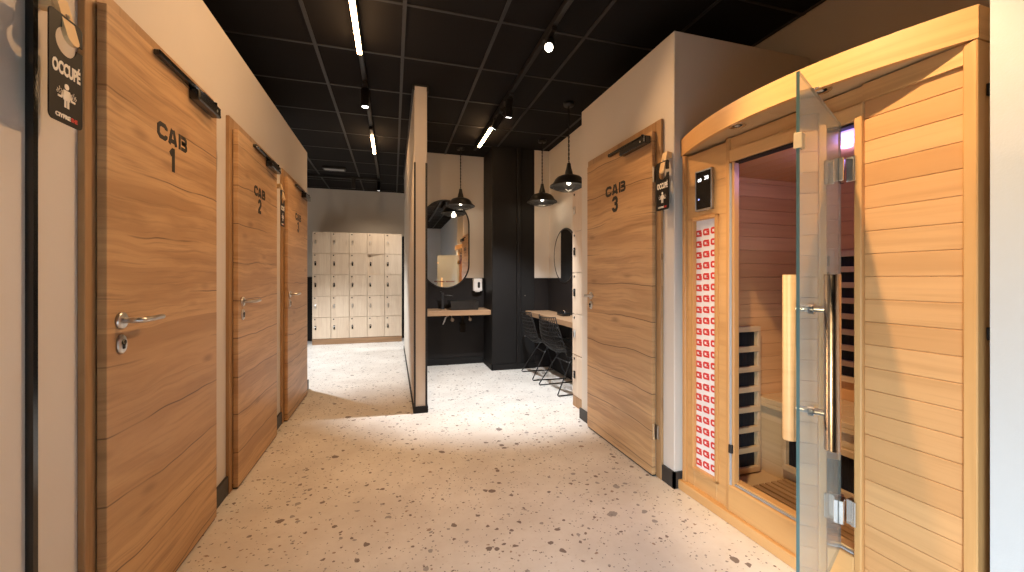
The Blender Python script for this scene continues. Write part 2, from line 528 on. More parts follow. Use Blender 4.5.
def glyph(mb, ch, x0, x1, y0, y1, wt, d0, d1, P):
    T = Matrix.Translation((x0, y0, 0)) @ Matrix.Diagonal((x1 - x0, y1 - y0, 1, 1))
    # strokes are laid out in true size so that weight stays even
    for ln in GL[ch]:
        pts = [(x0 + (x1 - x0) * a, y0 + (y1 - y0) * c) for a, c in ln]
        stroke(mb, pts, wt, d0, d1, P)

def cabin_door(name, loc, rz, w, leaf_h, number, label, closer, zt=1.762, k=1.0, yt=.271, frame_r=.043):
    """local: X out of the wall, Y handle side -> hinge side, Z up"""
    D = empty(name, label, 'door', loc, rz, kind='structure')
    f = MB()
    top, fl = leaf_h + .059, .043
    LF = .046                                   # leaf face
    f.box(0, .018, -fl, .004, 0, top, .002).box(0, .018, w - .004, w + frame_r, 0, top, .002).box(0, .018, .004, w - .004, leaf_h - .004, top, .002)
    f.build('door_frame', M['oak_up'], D)
    MB().box(.0205, LF, 0, w, .012, leaf_h, .0022, seg=2).build('door_leaf', M['oak'], D)
    MB().box(.004, LF - .006, .006, w - .006, .002, .013).build('drop_seal', M['black_matt'], D)
    # lettering
    t = MB()
    P = Matrix.Translation((LF, 0, 0)) @ YZ
    cw, pitch = .066 * k, .077 * k
    for i, ch in enumerate('CAB'):
        glyph(t, ch, yt + i * pitch, yt + i * pitch + cw * (1.06 if ch == 'B' else 1), zt - .062 * k, zt, (.0148 if ch == 'B' else .0165) * k, 0, .0012, P)
    y0 = yt + .080 * k
    glyph(t, str(number), y0, y0 + .060 * k, zt - .166 * k, zt - .073 * k, .0205 * k, 0, .0012, P)
    t.build('lettering', M['letter'], D, label='black stencil lettering CAB %d' % number)
    # handle
    zh, yh = 1.045, .064
    h = MB()
    Rx = Matrix.Translation((LF, yh, zh)) @ Matrix.Rotation(R(90), 4, 'Y')
    h.lathe([(0, 0), (.027, 0), (.027, .006), (.024, .009), (.0, .009)], 24, Rx)
    h.build('handle_rose', M['steel'], D)
    MB().tube([(LF + .007, yh, zh), (LF + .043, yh, zh), (LF + .052, yh + .003, zh), (LF + .057, yh + .012, zh), (LF + .057, yh + .06, zh), (LF + .054, yh + .125, zh + .001)], .0092, 12).build('lever_handle', M['steel'], D)
    e = MB()
    Rx2 = Matrix.Translation((LF, yh, zh - .075)) @ Matrix.Rotation(R(90), 4, 'Y') @ Matrix.Diagonal((1.35, 1, 1, 1))
    e.lathe([(0, 0), (.023, 0), (.023, .005), (.020, .008), (0, .008)], 24, Rx2)
    eo = e.build('lock_plate', M['steel'], D)
    c = MB()
    c.cyl((LF + .007, yh, zh - .069), (LF + .012, yh, zh - .069), .009, 14).box(LF + .007, LF + .0115, yh - .005, yh + .005, zh - .090, zh - .071, .001)
    c.build('lock_cylinder', M['black_gloss'], eo)
    for z in (.27, leaf_h - .26):
        hg = MB().cyl((LF - .008, w + .006, z - .045), (LF - .008, w + .006, z + .045), .0075, 12)
        hg.box(.018, .026, w + .002, w + .026, z - .04, z + .04, .001)
        hg.build('hinge', M['steel'], D)
    # closer : slide rail above, body below
    r0, r1, b0, b1 = closer
    ro = MB().box(LF, LF + .022, r0, r1, leaf_h - .022, leaf_h - .002, .003).build('closer_rail', M['black_gloss'], D)
    MB().cyl((LF + .012, r0 + .018, leaf_h - .003), (LF + .012, r0 + .018, leaf_h + .003), .005, 10).cyl((LF + .012, r1 - .012, leaf_h - .003), (LF + .012, r1 - .012, leaf_h + .003), .005, 10).build('rail_screw', M['steel'], ro)
    bd = MB().box(LF, LF + .042, b0, b1, leaf_h - .070, leaf_h - .024, .006, seg=2).build('closer_body', M['black_gloss'], D)
    ym = b1 - .03
    MB().box(LF + .024, LF + .034, ym - .13, ym, leaf_h - .018, leaf_h - .011, .002).cyl((LF + .030, ym - .012, leaf_h - .026), (LF + .030, ym - .012, leaf_h - .010), .009, 14).build('closer_arm', M['black_gloss'], bd)
    MB().cyl((LF + .042, b1 - .05, leaf_h - .05), (LF + .0435, b1 - .05, leaf_h - .05), .006, 10).build('closer_screw', M['steel'], bd)
    MB().box(LF + .039, LF + .0430, b1 - .011, b1 - .006, leaf_h - .060, leaf_h - .030).build('closer_stripe', M['steel'], bd)
    return D

LC = (.245, .655, .51, .735)
cabin_door('door_1', (XL, 1.518, 0), 0, .795, 2.01, 1, 'oak cabin door lettered CAB 1, nearest on the left', LC)
cabin_door('door_2', (XL, 2.600, 0), 0, .788, 2.01, 2, 'oak cabin door lettered CAB 2, middle of the left wall', LC)
cabin_door('door_3', (XL, 3.709, 0), 0, .795, 2.01, 3, 'farthest oak cabin door lettered CAB 3 on the left wall', LC)
cabin_door('door_4', (1.52, 2.905, 0), R(180), .835, 2.053, 3, 'oak cabin door lettered CAB 3 beside the sauna', (.353, .765, .537, .825), 1.830, 1.16, .289, .046)

# ------------------------------------------------------------------ hooks and hanging signs
def arc_pts(cx, cy, r, a0, a1, n):
    return [(cx + r * math.cos(R(a0 + (a1 - a0) * i / n)), cy + r * math.sin(R(a0 + (a1 - a0) * i / n))) for i in range(n + 1)]

def hanger(loc, rz, label_sign, label_hook, dx=.052):
    """local: X out of the wall, Y to the viewer's right, Z up; loc = bottom centre of the card at the wall"""
    w, h, r = .112, .277, .014
    K = empty('wooden_hook', label_hook, 'hook', loc, rz, 'wooden hooks beside the cabin doors')
    zc = h - .066
    tongue = [(-.021, .105)] + [(-.021, .02)] + arc_pts(0, .0, .021, 190, 350, 12) + [(.021, .02), (.021, .105)]
    tl = R(-13)
    MT = Matrix.Translation((dx + .008, .006, zc + .016)) @ Matrix.Rotation(tl, 4, 'Y') @ YZ
    MB().prism(tongue, -.005, .005, MT).build('hook_tongue', M['peg'], K)
    MB().box(0, dx - .018, -.012, .024, zc + .085, zc + .118, .003).build('hook_block', M['peg'], K)
    q = MT @ Vector((0, .055, .005)); q2 = MT @ Vector((0, .055, .008))
    MB().cyl(q, q2, .0055, 10).build('screw', M['steel'], K)
    Sg = empty('door_hanger_sign', label_sign, 'sign', loc, rz, 'OCCUPÉ door hanger signs')
    hw = w / 2
    hr = .036
    out = arc_pts(-hw + r, r, r, 180, 270, 4) + arc_pts(hw - r, r, r, 270, 360, 4)
    out += [(hw, zc - .004)]
    out += list(reversed(arc_pts(0, zc, hr, 0, 354, 26)))[0:0]
    out += [(c[0], c[1]) for c in arc_pts(0, zc, hr, -6, -336, 26)]
    out += [(hw, zc + .012)]
    out += arc_pts(hw - r, h - r, r, 0, 90, 4) + arc_pts(-hw + r, h - r, r, 90, 180, 4)
    P = Matrix.Translation((dx, 0, 0)) @ YZ
    MB().prism(out, 0, .003, P).build('hanger_card', M['sign'], Sg)
    t = MB()
    put_text(t, 'OCCUPÉ', -.047, .047, .122, .164, .003, .0036, P, .045)
    # seated figure with raised open arms
    Q = P
    P = Q @ Matrix.Translation((0, -.006, 0)) @ Matrix.Diagonal((.86, .86, 1, 1))
    def disc(cx, cy, rr, n=14): t.prism(arc_pts(cx, cy, rr, 0, 360 - 360 / n, n - 1), .003, .0036, P)
    disc(0, .119, .0088)
    t.prism([(-.012, .108), (.012, .108), (.017, .099), (.0125, .078), (-.0125, .078), (-.017, .099)], .003, .0036, P)
    stroke(t, [(-.014, .102), (-.020, .083), (-.034, .083)], .0062, .003, .0036, P)
    stroke(t, [(.014, .102), (.020, .083), (.034, .083)], .0062, .003, .0036, P)
    for s in (-1, 1):
        t.prism([(s * .0015, .079), (s * .0095, .079), (s * .0095, .056), (s * .0015, .056)][::s], .003, .0036, P)
    t.build('white_print', M['sign_white'], Sg, label='white word OCCUPÉ and seated figure')
    for s in (-1, 1):
        u = MB()
        for i, (a, hh) in enumerate(((.021, .016), (.028, .021), (.035, .014))):
            stroke(u, [(s * a, .090), (s * (a + .003), .090 + hh * .4), (s * (a - .002), .090 + hh * .7), (s * (a + .001), .090 + hh)], .0022, .003, .0036, P)
        u.build('steam_print', M['steel'], Sg)
    P = Q
    v = MB()
    put_text(v, 'CIYFRE', -.037, .013, .012, .023, .003, .0036, P, .05)
    v.build('white_logo_print', M['sign_white'], Sg)
    v = MB()
    put_text(v, 'SHE', .015, .037, .012, .023, .003, .0036, P, .05)
    v.build('red_logo_print', M['sign_red'], Sg)

hanger((XL, 1.330, 1.577), 0, 'black OCCUPÉ hanger sign left of the CAB 1 door', 'pale wooden hook left of the CAB 1 door', .062)
hanger((XL, 3.515, 1.580), 0, 'black OCCUPÉ hanger sign between the CAB 2 and left CAB 3 doors', 'pale wooden hook between the CAB 2 and left CAB 3 doors')
hanger((1.52, 1.972, 1.566), R(180), 'black OCCUPÉ hanger sign between the right CAB 3 door and sauna', 'pale wooden hook between the right CAB 3 door and sauna', .045)

# ------------------------------------------------------------------ lockers
LW = .304
def lock_bm(MBx, y, z, x):
    MBx.box(x, x + .012, y - .014, y + .014, z - .036, z + .036, .005, seg=2)
def locker_column(loc, rz, w, doors_h, z0, depth, label, group, locks_steel=False):
    """local: X out of the front, Y to the viewer's right"""
    K = empty('locker_column', label, 'locker', loc, rz, group)
    z1 = z0 + doors_h * 5
    bd = MB()
    bd.box(-depth, -.020, .001, .016, z0, z1).box(-depth, -.020, w - .016, w - .001, z0, z1).box(-depth, -depth + .01, .016, w - .016, z0, z1)
    for i in range(6):
        z = z0 + doors_h * i
        bd.box(-depth + .01, -.020, .016, w - .016, max(z0, z - .008), min(z1, z + .008))
    bd.build('locker_body', M['locker'], K)
    for i in range(5):
        z = z0 + doors_h * i
        d = MB().box(-.020, 0, -w + .003, -.003, .003, doors_h - .003, .0015).build('locker_door', M['locker'], K, (0, w, z))
        l = MB(); lock_bm(l, -w + .055, doors_h * .52, 0)
        lo = l.build('lock', M['black_gloss'] if (i + len(label)) % 3 else M['steel'], d)
        MB().cyl((.012, -w + .055, doors_h * .52 + .017), (.018, -w + .055, doors_h * .52 + .017), .008, 10).build('lock_knob', M['steel'], lo)
        MB().cyl((0, -w + .045, doors_h - .035), (.004, -w + .045, doors_h - .035), .011, 12).build('number_disc', M['black'], d)
    return K
cols = ['leftmost column of pale wood lockers on the back wall', 'second column from the left of pale wood back-wall lockers', 'middle column of pale wood lockers on the back wall',
        'pale locker column with one door ajar, second from the right', 'rightmost column of pale wood back-wall lockers']
x0, yl = -1.362, 7.80
first = locker_column((x0, yl, 0), R(-90), LW, .378, .105, .50, cols[0], 'pale wood lockers on the back wall')
for i in range(1, 5):
    c = copy_tree(first)
    c.location = (x0 + LW * i, yl, 0)
    c['label'] = cols[i]
    if i == 3:
        ds = sorted([q for q in COL.objects if q.parent == c and q.name.startswith('locker_door')], key=lambda q: q.location.z)
        ds[3].rotation_euler = (0, 0, R(-9))
b = MB().box(x0, x0 + LW * 5, yl + .005, yl + .5, 0, .103, .002).build('locker_plinth', M['oak_shelf'])
tag(b, 'low brown plinth board under the back-wall lockers', 'plinth')
rl = locker_column((1.60, 3.455, 0), R(180), .34, .376, .10, .38, 'pale locker column standing between right cabin and counter', None)
b = MB().box(1.605, 1.98, 3.115, 3.455, 0, .098, .002).build('locker_plinth', M['oak_up'])
tag(b, 'brown plinth under the locker column beside the right cabin', 'plinth')

# ------------------------------------------------------------------ wash area
def stadium(cx, cz, hw, hh, n=20):
    r = hw
    return arc_pts(cx, cz + hh - r, r, 0, 180, n) + arc_pts(cx, cz - hh + r, r, 180, 360, n)
def mirror(loc, rz, hw, hh, label, marks):
    K = empty('wall_mirror', label, 'mirror', loc, rz)
    MB().prism(stadium(0, 0, hw - .010, hh - .010), 0.004, .020, XZ).build('mirror_glass', M['mirror'], K)
    ring = [(x, -.012, z) for x, z in stadium(0, 0, hw - .006, hh - .006)]
    MB().tube(ring, .012, 8, True).build('mirror_frame', M['black'], K)
    if marks:
        t = MB()
        x = -.15
        for i in range(17):
            wd = random.uniform(.008, .016)
            if i in (3, 9): x += .012
            t.prism([(x, -hh + .085), (x + wd, -hh + .085), (x + wd, -hh + .085 + random.choice((.014, .019))), (x, -hh + .101)], .020, .0206, XZ)
            x += wd + .004
        t.build('red_print', M['dark_red'], K, label='small red lettering along the mirror bottom')
mirror((.685, YB, 1.64), 0, .325, .60, 'tall pill-shaped mirror above the washbasin', True)
mirror((2.0, 4.50, 1.45), R(-90), .33, .33, 'round black-framed mirror on the counter wall', False)

b = MB().box(.29, 1.212, 5.09, YB - .013, .705, .768, .003).build('basin_shelf', M['oak_shelf'])
tag(b, 'brown wooden shelf carrying the black washbasin', 'shelf')
K = empty('washbasin', 'black rectangular washbasin on the wooden shelf', 'washbasin', (.885, 5.31, .768))
b = MB()
W, Dp, Hh, th = .185, .165, .115, .012
def ringrect(hw, hd): return [(-hw, -hd), (hw, -hd), (hw, hd), (-hw, hd)]
def bowl(t):
    lv = [(W - .012, Dp - .012, 0), (W, Dp, Hh), (W - th, Dp - th, Hh), (W - .03, Dp - .03, .02)]
    rr = [[t.verts.new((x, y, z)) for x, y in ringrect(a, c)] for a, c, z in lv]
    for p, q in zip(rr, rr[1:]):
        for i in range(4): t.faces.new((p[i], p[(i + 1) % 4], q[(i + 1) % 4], q[i]))
    t.faces.new(rr[0][::-1]); t.faces.new(rr[-1])
    bmesh.ops.bevel(t, geom=t.edges[:], offset=.004, segments=2, affect='EDGES')
b._add(bowl)
b.build('basin_bowl', M['black_gloss'], K)
MB().cyl((0, 0, .019), (0, 0, .024), .022, 16).build('drain_cap', M['chrome'], K)
K = empty('basin_tap', 'tall black tap left of the washbasin', 'tap', (.63, 5.40, .768))
MB().cyl((0, 0, 0), (0, 0, .008), .028, 18).cyl((0, 0, .008), (0, 0, .20), .018, 16).build('tap_body', M['black'], K)
MB().tube([(0, 0, .175), (.05, -.02, .178), (.13, -.045, .172)], .012, 10).build('tap_spout', M['black'], K)
MB().cyl((0, 0, .20), (0, 0, .215), .016, 14).tube([(0, 0, .21), (-.03, .0, .235)], .006, 8).build('tap_lever', M['black'], K)
K = empty('mounted_drain_trap', 'black bottle trap hanging under the basin shelf', 'drain trap', (.885, 5.33, .47))
MB().cyl((0, 0, 0), (0, 0, .11), .040, 18).cyl((0, 0, .11), (0, 0, .234), .016, 14).build('trap_bottle', M['black_gloss'], K)
MB().tube([(0, 0, .09), (0, .10, .092), (0, .206, .092)], .015, 10).build('trap_pipe', M['black_gloss'], K)
for x, lb in ((.76, 'left chrome stop valve under the basin shelf'), (1.0, 'right chrome stop valve under the basin shelf')):
    K = empty('mounted_stop_valve', lb, 'valve', (x, YB - .012, .62), 0, 'chrome stop valves under the shelf')
    MB().cyl((0, 0, 0), (0, -.10, 0), .014, 12).cyl((0, -.07, 0), (0, -.07, .045), .010, 10).build('valve_body', M['chrome'], K)
    MB().cyl((0, -.10, 0), (0, -.135, 0), .024, 14).build('valve_knob', M['chrome'], K)
    if x < .9:
        MB().tube([(0, -.07, .04), (-.02, -.09, .07), (-.09, -.10, .03), (-.12, -.09, -.06), (-.10, -.08, -.03), (-.06, -.10, .082)], .006, 8).build('water_hose', M['steel'], K)
K = empty('soap_dispenser', 'white soap dispenser on the wall right of the mirror', 'soap dispenser', (1.115, YB - .012, 1.00))
MB().box(-.062, .062, -.095, 0, 0, .175, .014, seg=3).build('dispenser_body', M['white_plastic'], K)
MB().prism(stadium(.012, .085, .016, .042, 10), .095, .097, XZ).build('level_window', M['black_gloss'], K)
MB().box(-.03, .03, -.085, -.03, -.012, .002, .003).build('nozzle', M['white_plastic'], K)

# counter
K = empty('vanity_counter', 'long wooden counter along the right wash wall', 'counter', (0, 0, 0))
MB().box(1.66, 1.984, 3.47, 5.034, .695, .752, .003).build('counter_top', M['oak_shelf'], K)
for y in (3.60, 4.27, 4.92): MB().box(1.72, 1.984, y - .015, y + .015, .66, .694).box(1.954, 1.984, y - .015, y + .015, .48, .66).build('wall_bracket', M['black'], K)
K = empty('counter_device', 'small black device with silver knob on the counter', 'device', (1.86, 4.25, .752))
MB().box(-.05, .05, -.09, .09, 0, .035, .012, seg=3).build('device_body', M['black_gloss'], K)
MB().cyl((0, -.02, .034), (0, -.02, .062), .018, 14).build('device_knob', M['chrome'], K)

# wire chairs
def chair(loc, rz, label):
    """local: faces +X"""
    K = empty('wire_chair', label, 'chair', loc, rz, 'black wire chairs at the counter')
    def surf(u, v):
        # u 0..1 front of seat to top of back; v -1..1 across
        prof = [(.19, .440), (.10, .435), (-.02, .415), (-.14, .410), (-.215, .470), (-.245, .58), (-.270, .69), (-.285, .775)]
        s = u * (len(prof) - 1); i = min(int(s), len(prof) - 2); f = s - i
        x = prof[i][0] * (1 - f) + prof[i + 1][0] * f
        z = prof[i][1] * (1 - f) + prof[i + 1][1] * f
        hw = .225 + .045 * math.sin(math.pi * min(1, u * 1.1)) - .03 * max(0, u - .75) * 4 * (v * v)
        cup = .055 * v * v
        return Vector((x + cup * (.9 if u > .5 else .1), v * hw, z + cup * (.2 if u > .55 else .8)))
    b = MB()
    NU, NV = 18, 15
    for i in range(NU + 1):
        b.tube([surf(i / NU, -1 + 2 * j / 16) for j in range(17)], .0042, 4)
    for j in range(NV + 1):
        b.tube([surf(i / 24, -1 + 2 * j / NV) for i in range(25)], .0042, 4)
    b.build('wire_shell', M['black'], K)
    rim = [surf(i / 24, -1) for i in range(25)] + [surf(1, -1 + 2 * j / 16) for j in range(1, 17)] + [surf(1 - i / 24, 1) for i in range(1, 25)] + [surf(0, 1 - 2 * j / 16) for j in range(1, 16)]
    MB().tube(rim, .006, 6, True).build('shell_rim', M['black'], K)
    for s in (-1, 1):
        y = s * .225
        MB().tube([(.02, s * .13, .412), (-.06, s * .16, .30), (-.225, y, .018), (-.215, y, .008), (.18, y, .008), (.19, y, .018), (.09, s * .16, .30), (.02, s * .13, .412)], .0065, 8).build('sled_leg', M['black'], K)
    MB().tube([(-.05, -.158, .31), (-.05, .158, .31)], .006, 8).tube([(.085, -.158, .31), (.085, .158, .31)], .006, 8).build('cross_bar', M['black'], K)
    return K
ch = chair((1.775, 3.965, 0), R(4), 'nearer black wire chair at the counter beside the locker')
c2 = copy_tree(ch)
c2.location = (1.765, 4.60, 0); c2.rotation_euler = (0, 0, R(-2))
c2['label'] = 'farther black wire chair at the counter near the black column'

# ------------------------------------------------------------------ pendant lamps
def pendant(loc, drop, label, tilt=0):
    """loc = rim centre, drop = rim to ceiling"""
    K = empty('pendant_lamp', label, 'pendant lamp', loc, 0, 'black enamel pendant lamps in the wash area')
    MB().lathe([(.181, .0), (.186, .003), (.183, .012), (.162, .026), (.146, .046), (.134, .070), (.112, .092), (.078, .106), (.036, .112), (.034, .108), (.075, .102), (.108, .088), (.129, .067), (.141, .044), (.157, .022), (.178, .009), (.181, .0)], 40).build('lamp_shade', M['black'], K)
    MB().lathe([(.0, .10), (.038, .10), (.040, .118), (.034, .150), (.024, .185), (.018, .225), (.008, .235), (0, .235)], 24).build('lamp_neck', M['black'], K)
    g = MB()
    for a in range(4):
        c, s = math.cos(R(45 * a)), math.sin(R(45 * a))
        g.tube([(c * .165 * math.cos(R(t)), s * .165 * math.cos(R(t)), .01 - .052 * math.sin(R(t))) for t in range(0, 181, 15)], .0022, 5)
    for rr, z in ((.15, -.012), (.09, -.034)):
        g.tube([(rr * math.cos(R(t)), rr * math.sin(R(t)), z) for t in range(0, 360, 15)], .0022, 5, True)
    g.build('wire_guard', M['black'], K)
    MB().lathe([(0, .018), (.013, .021), (.021, .034), (.021, .046), (.014, .066), (.012, .10), (0, .10)], 20).build('light_bulb', M['bulb'], K)
    cd = MB()
    n = max(20, int((drop - .24) / .012))
    for ph in (0, math.pi):
        cd.tube([(.0048 * math.cos(ph + i * .9), .0048 * math.sin(ph + i * .9), .24 + (drop - .255) * i / n) for i in range(n + 1)], .0040, 5)
    cd.build('twisted_cord', M['black_matt'], K)
    MB().lathe([(0, drop - .03), (.048, drop - .03), (.052, drop - .02), (.052, drop), (0, drop)], 24).build('ceiling_rose', M['black'], K)
    return K
PEND = [((.84, 5.22, 2.105), 'black pendant lamp hanging in front of the pill mirror'),
        ((1.755, 4.66, 2.105), 'middle black pendant lamp right of the black column'),
        ((1.630, 3.60, 2.06), 'black pendant lamp nearest the right cabin, above the locker top')]
for l, lb in PEND: pendant(l, CEIL - l[2], lb)

# ------------------------------------------------------------------ ceiling tracks and lights
ZT = CEIL - .045
XT, XR = -.228, 1.01
def track(name, segs, label):
    b = MB()
    for q in segs: b.box(*q, bev=.002)
    return tag(b.build(name, M['black']), label, 'lighting track')
track('ceiling_track', [(XT - .017, XT + .017, -1.0, 7.20, ZT, CEIL - .006), (-2.6, XT + .017, 7.20, 7.235, ZT, CEIL - .006)], 'black L-shaped lighting track over the hallway')
track('ceiling_track', [(XR - .017, XR + .017, -1.0, 5.15, ZT, CEIL - .006)], 'black straight lighting track over the wash area')

def linear(x, y0, y1, label, mat):
    K = empty('linear_light', label, 'linear light', (x, (y0 + y1) / 2, ZT), 0, 'glowing linear track lights')
    L = (y1 - y0) / 2
    MB().box(-.016, .016, -L - .02, L + .02, -.030, 0, .002).build('light_housing', M['black'], K)
    MB().box(-.015, .015, -L, L, -.052, -.030, .005, seg=2).build('light_diffuser', mat, K)
    MB().box(-.018, .018, -L - .20, -L - .02, -.035, 0, .003).build('track_adapter', M['black'], K)

linear(XT, 1.70, 3.08, 'long glowing linear light over the left cabin doors', M['led'])
linear(XT, 4.84, 5.50, 'short glowing linear light deeper in the hallway', M['led_soft'])
linear(XR, 4.24, 4.86, 'short glowing linear light beside the black column', M['led_soft'])

def spot(loc, aim, label, lens, energy=0, color=(1, .75, .5), size=60, blend=.5, rad=.035, length=.15):
    """head hangs on a stem and looks along aim"""
    K = empty('track_spotlight', label, 'spotlight', loc, 0, 'black track spotlights')
    MB().box(-.018, .018, -.075, .075, -.032, 0, .003).build('track_adapter', M['black'], K)
    MB().cyl((0, 0, -.03), (0, 0, -.075), .008, 10).build('stem', M['black'], K)
    d = Vector(aim).normalized()
    c = Vector((0, 0, -.075)) - d * (.04)
    hd = MB().cyl(c, c + d * length, .031, 22).build('lamp_head', M['black'], K)
    MB().cyl(c + d * (length + .0004), c + d * (length + .002), .026, 22).build('lens', lens, hd)
    if energy:
        li = bpy.data.lights.new('spot_beam', 'SPOT')
        li.energy = energy; li.color = color; li.spot_size = R(size); li.spot_blend = blend; li.shadow_soft_size = rad
        o = bpy.data.objects.new('spot_beam', li)
        COL.objects.link(o)
        o.parent = K
        o.location = c + d * (length + .012)
        o.rotation_euler = d.to_track_quat('-Z', 'Y').to_euler()
    return K
WARM = (1, .60, .29)
COOL = (.93, .97, 1)
spot((XT, 3.66, ZT), (.0, .05, -1), 'black track spotlight between the two hallway linear lights', M['lens_white'], 50, WARM, 110, .8)
spot((XT, 7.12, ZT), (-.05, .35, -1), 'black track spotlight at the corner of the hallway track', M['lens_white'], 45, (1, .85, .68), 120, .9)
spot((XR, 2.53, ZT), (-.42, -.80, -.78), 'black track spotlight turned toward the viewer, brightly glowing', M['lens'], 120, WARM, 155, 1)
spot((XR, 3.52, ZT), (.02, .32, -1), 'black track spotlight hanging straight down beside the right cabin', M['lens_white'], 330, COOL, 78, .5)
spot((XR, 3.86, ZT), (-.45, .55, -.75), 'tilted black track spotlight next to the short linear light', M['lens_white'], 30, WARM, 80, .6)

# small fitting on the ceiling
K = empty('ceiling_vent', 'small flat light-edged panel on the hallway ceiling', 'ceiling fitting', (-.86, 6.70, CEIL - .006))
MB().box(-.16, .16, -.07, .07, -.03, 0, .004).build('vent_housing', M['black'], K)
MB().box(-.14, .14, -.05, .05, -.034, -.03).build('vent_panel', M['seal'], K)
b = MB().box(-.66, -.60, 7.19, 7.25, CEIL - .20, CEIL - .006, .004).build('track_feed_box', M['black'])
tag(b, 'small black box hanging under the cross track', 'ceiling fitting')

# ------------------------------------------------------------------ sauna cabin
SA = R(-88)
SO = Vector((1.555, 1.905, 0))
K = empty('sauna_cabin', 'golden wooden infrared sauna cabin with its glass door open', 'sauna', SO, SA)
W_, D_ = 1.177, .93
def board_stack(mb, x0, x1, y0, y1, z0, z1, pitch=.079, bev=.0022):
    z = z0
    i0 = math.floor(z0 / pitch + 1e-6)
    while z < z1 - 1e-4:
        zn = min(z1, (math.floor(z / pitch + 1e-6) + 1) * pitch)
        mb.box(x0, x1, y0, y1, z + .0004, zn - .0004, bev)
        z = zn
# front, left of the door
b = MB()
b.box(.022, .078, .012, .05, .05, 1.50, .002).box(.227, .300, .012, .05, .05, 1.50, .002)
for z in (1.50, 1.675): b.box(.022, .300, .012, .05, z + .0006, min(z + .175, 1.86), .002)
b.box(.078, .227, .012, .05, .05, .155, .002)
b.build('front_panel', M['sauna_arc'], K)
MB().box(0, .024, -.004, .06, 0.05, 1.86, .003).build('corner_post', M['sauna_up'], K)
MB().box(1.145, 1.176, -.006, .06, .05, 1.86, .003).build('corner_post', M['sauna_up'], K)
b = MB()
for q in ((.062, .080, .14, 1.505), (.225, .243, .14, 1.505)): b.box(q[0], q[1], -.002, .030, q[2], q[3], .004, seg=2)
b.box(.062, .243, -.002, .030, 1.487, 1.505, .004, seg=2).box(.062, .243, -.002, .030, .14, .160, .004, seg=2)
fr = b.build('light_panel_frame', M['sauna_up'], K)
MB().box(.080, .225, .022, .030, .160, 1.487).build('white_film', M['film'], fr, label='white protective film printed with red marks')
t = MB()
P = Matrix.Translation((0, .022, 0)) @ XZ
nr = 22
for r_ in range(nr):
    for c_ in range(3):
        cx = .096 + c_ * .052; cz = .19 + r_ * .0585 + (.004 * c_)
        w2, h2 = .0215, .0160
        if cx + w2 > .224: w2b = .224 - cx
        else: w2b = w2
        # squared letter G
        stroke(t, [(cx + w2b * .9, cz + h2 * .75), (cx - w2 * .55, cz + h2 * .75), (cx - w2 * .75, cz + h2 * .5), (cx - w2 * .75, cz - h2 * .5), (cx - w2 * .55, cz - h2 * .75), (cx + w2b * .78, cz - h2 * .75), (cx + w2b * .78, cz + .001), (cx + w2b * .1, cz + .001)], .0105, .0, .0006, P)
t.build('red_print', M['film_red'], fr)
# control panel
b = MB()
b.box(.095, .103, -.004, .014, 1.535, 1.748, .002).box(.202, .210, -.004, .014, 1.535, 1.748, .002).box(.095, .210, -.004, .014, 1.535, 1.543, .002).box(.095, .210, -.004, .014, 1.740, 1.748, .002)
cp = b.build('control_panel', M['steel'], K)
MB().box(.102, .203, -.0015, .012, 1.542, 1.741).build('display_screen', M['black_gloss'], cp)
t = MB()
P2 = Matrix.Translation((0, -.0015, 0)) @ XZ
put_text(t, '60', .115, .140, 1.688, 1.706, 0, .0006, P2, .03)
put_text(t, '38', .160, .188, 1.692, 1.712, 0, .0006, P2, .03)
t.build('display_digits', M['digit'], cp)
MB().prism([(.117, 1.592), (.126, 1.592), (.126, 1.599), (.117, 1.599)], 0, .0006, P2).build('blue_indicator', M['digit_blue'], cp)
# door opening
b = MB()
b.box(.298, .318, -.004, .06, .05, 1.86, .003).box(.326, .340, .004, .036, .18, 1.74, .002)
b.box(.862, .886, -.008, .062, .05, 1.752, .003)
b.build('door_jamb', M['sauna_up'], K)
MB().box(.317, .328, -.002, .05, .17, 1.735, .002).box(.318, .862, .008, .02, .182, .188).build('door_seal', M['seal'], K)
b = MB()
b.box(.298, .886, .0, .055, 1.742, 1.80, .003).box(.298, .886, .008, .055, 1.80, 1.86, .002).box(.886, 1.146, -.002, .012, 1.80, 1.86)
b.build('door_header', M['sauna_arc'], K)
MB().box(.32, .862, .012, .05, 1.734, 1.743).build('header_seal', M['mesh_black'], K)
b = MB().box(.298, .862, -.004, .062, .05, .180, .006, seg=2).box(.298, .862, .02, .062, .18, .194, .002)
b.build('door_sill', M['sauna_arc'], K)
MB().box(-.012, 1.186, -.022, .02, 0, .052, .003).build('base_board', M['sauna_arc'], K)
MB().box(.318, .336, -.010, .012, .335, .375, .002).build('latch_catch', M['black'], K)
# front, right of the door, and sides
b = MB()
board_stack(b, .886, 1.146, .008, .05, .05, 1.86)
b.build('front_wall', M['sauna'], K)
b = MB()
board_stack(b, 1.139, 1.173, .06, D_, .02, 1.86)
b.build('side_wall', M['sauna'], K)
b = MB()
board_stack(b, .002, .036, .06, D_, .02, 1.86)
b.build('side_wall', M['sauna'], K)
b = MB()
board_stack(b, .036, 1.150, D_ - .034, D_, .02, 1.86)
b.build('rear_wall', M['sauna'], K)
for z in (1.72, 1.02): MB().box(1.175, 1.186, .036, .058, z - .018, z + .018, .002).build('side_clasp', M['black'], K)
MB().box(0, W_, .05, D_, 1.862, 1.90).build('roof_panel', M['sauna_arc'], K)
b = MB()
for i in range(9): b.box(.036, 1.15, .06 + .0955 * i, .06 + .0955 * (i + 1) - .001, 1.765, 1.785, .002)
b.build('inner_ceiling', M['sauna'], K)
b = MB().cyl((.62, .34, 1.764), (.62, .34, 1.757), .022, 24)
b.build('violet_lamp', M['violet'], K)
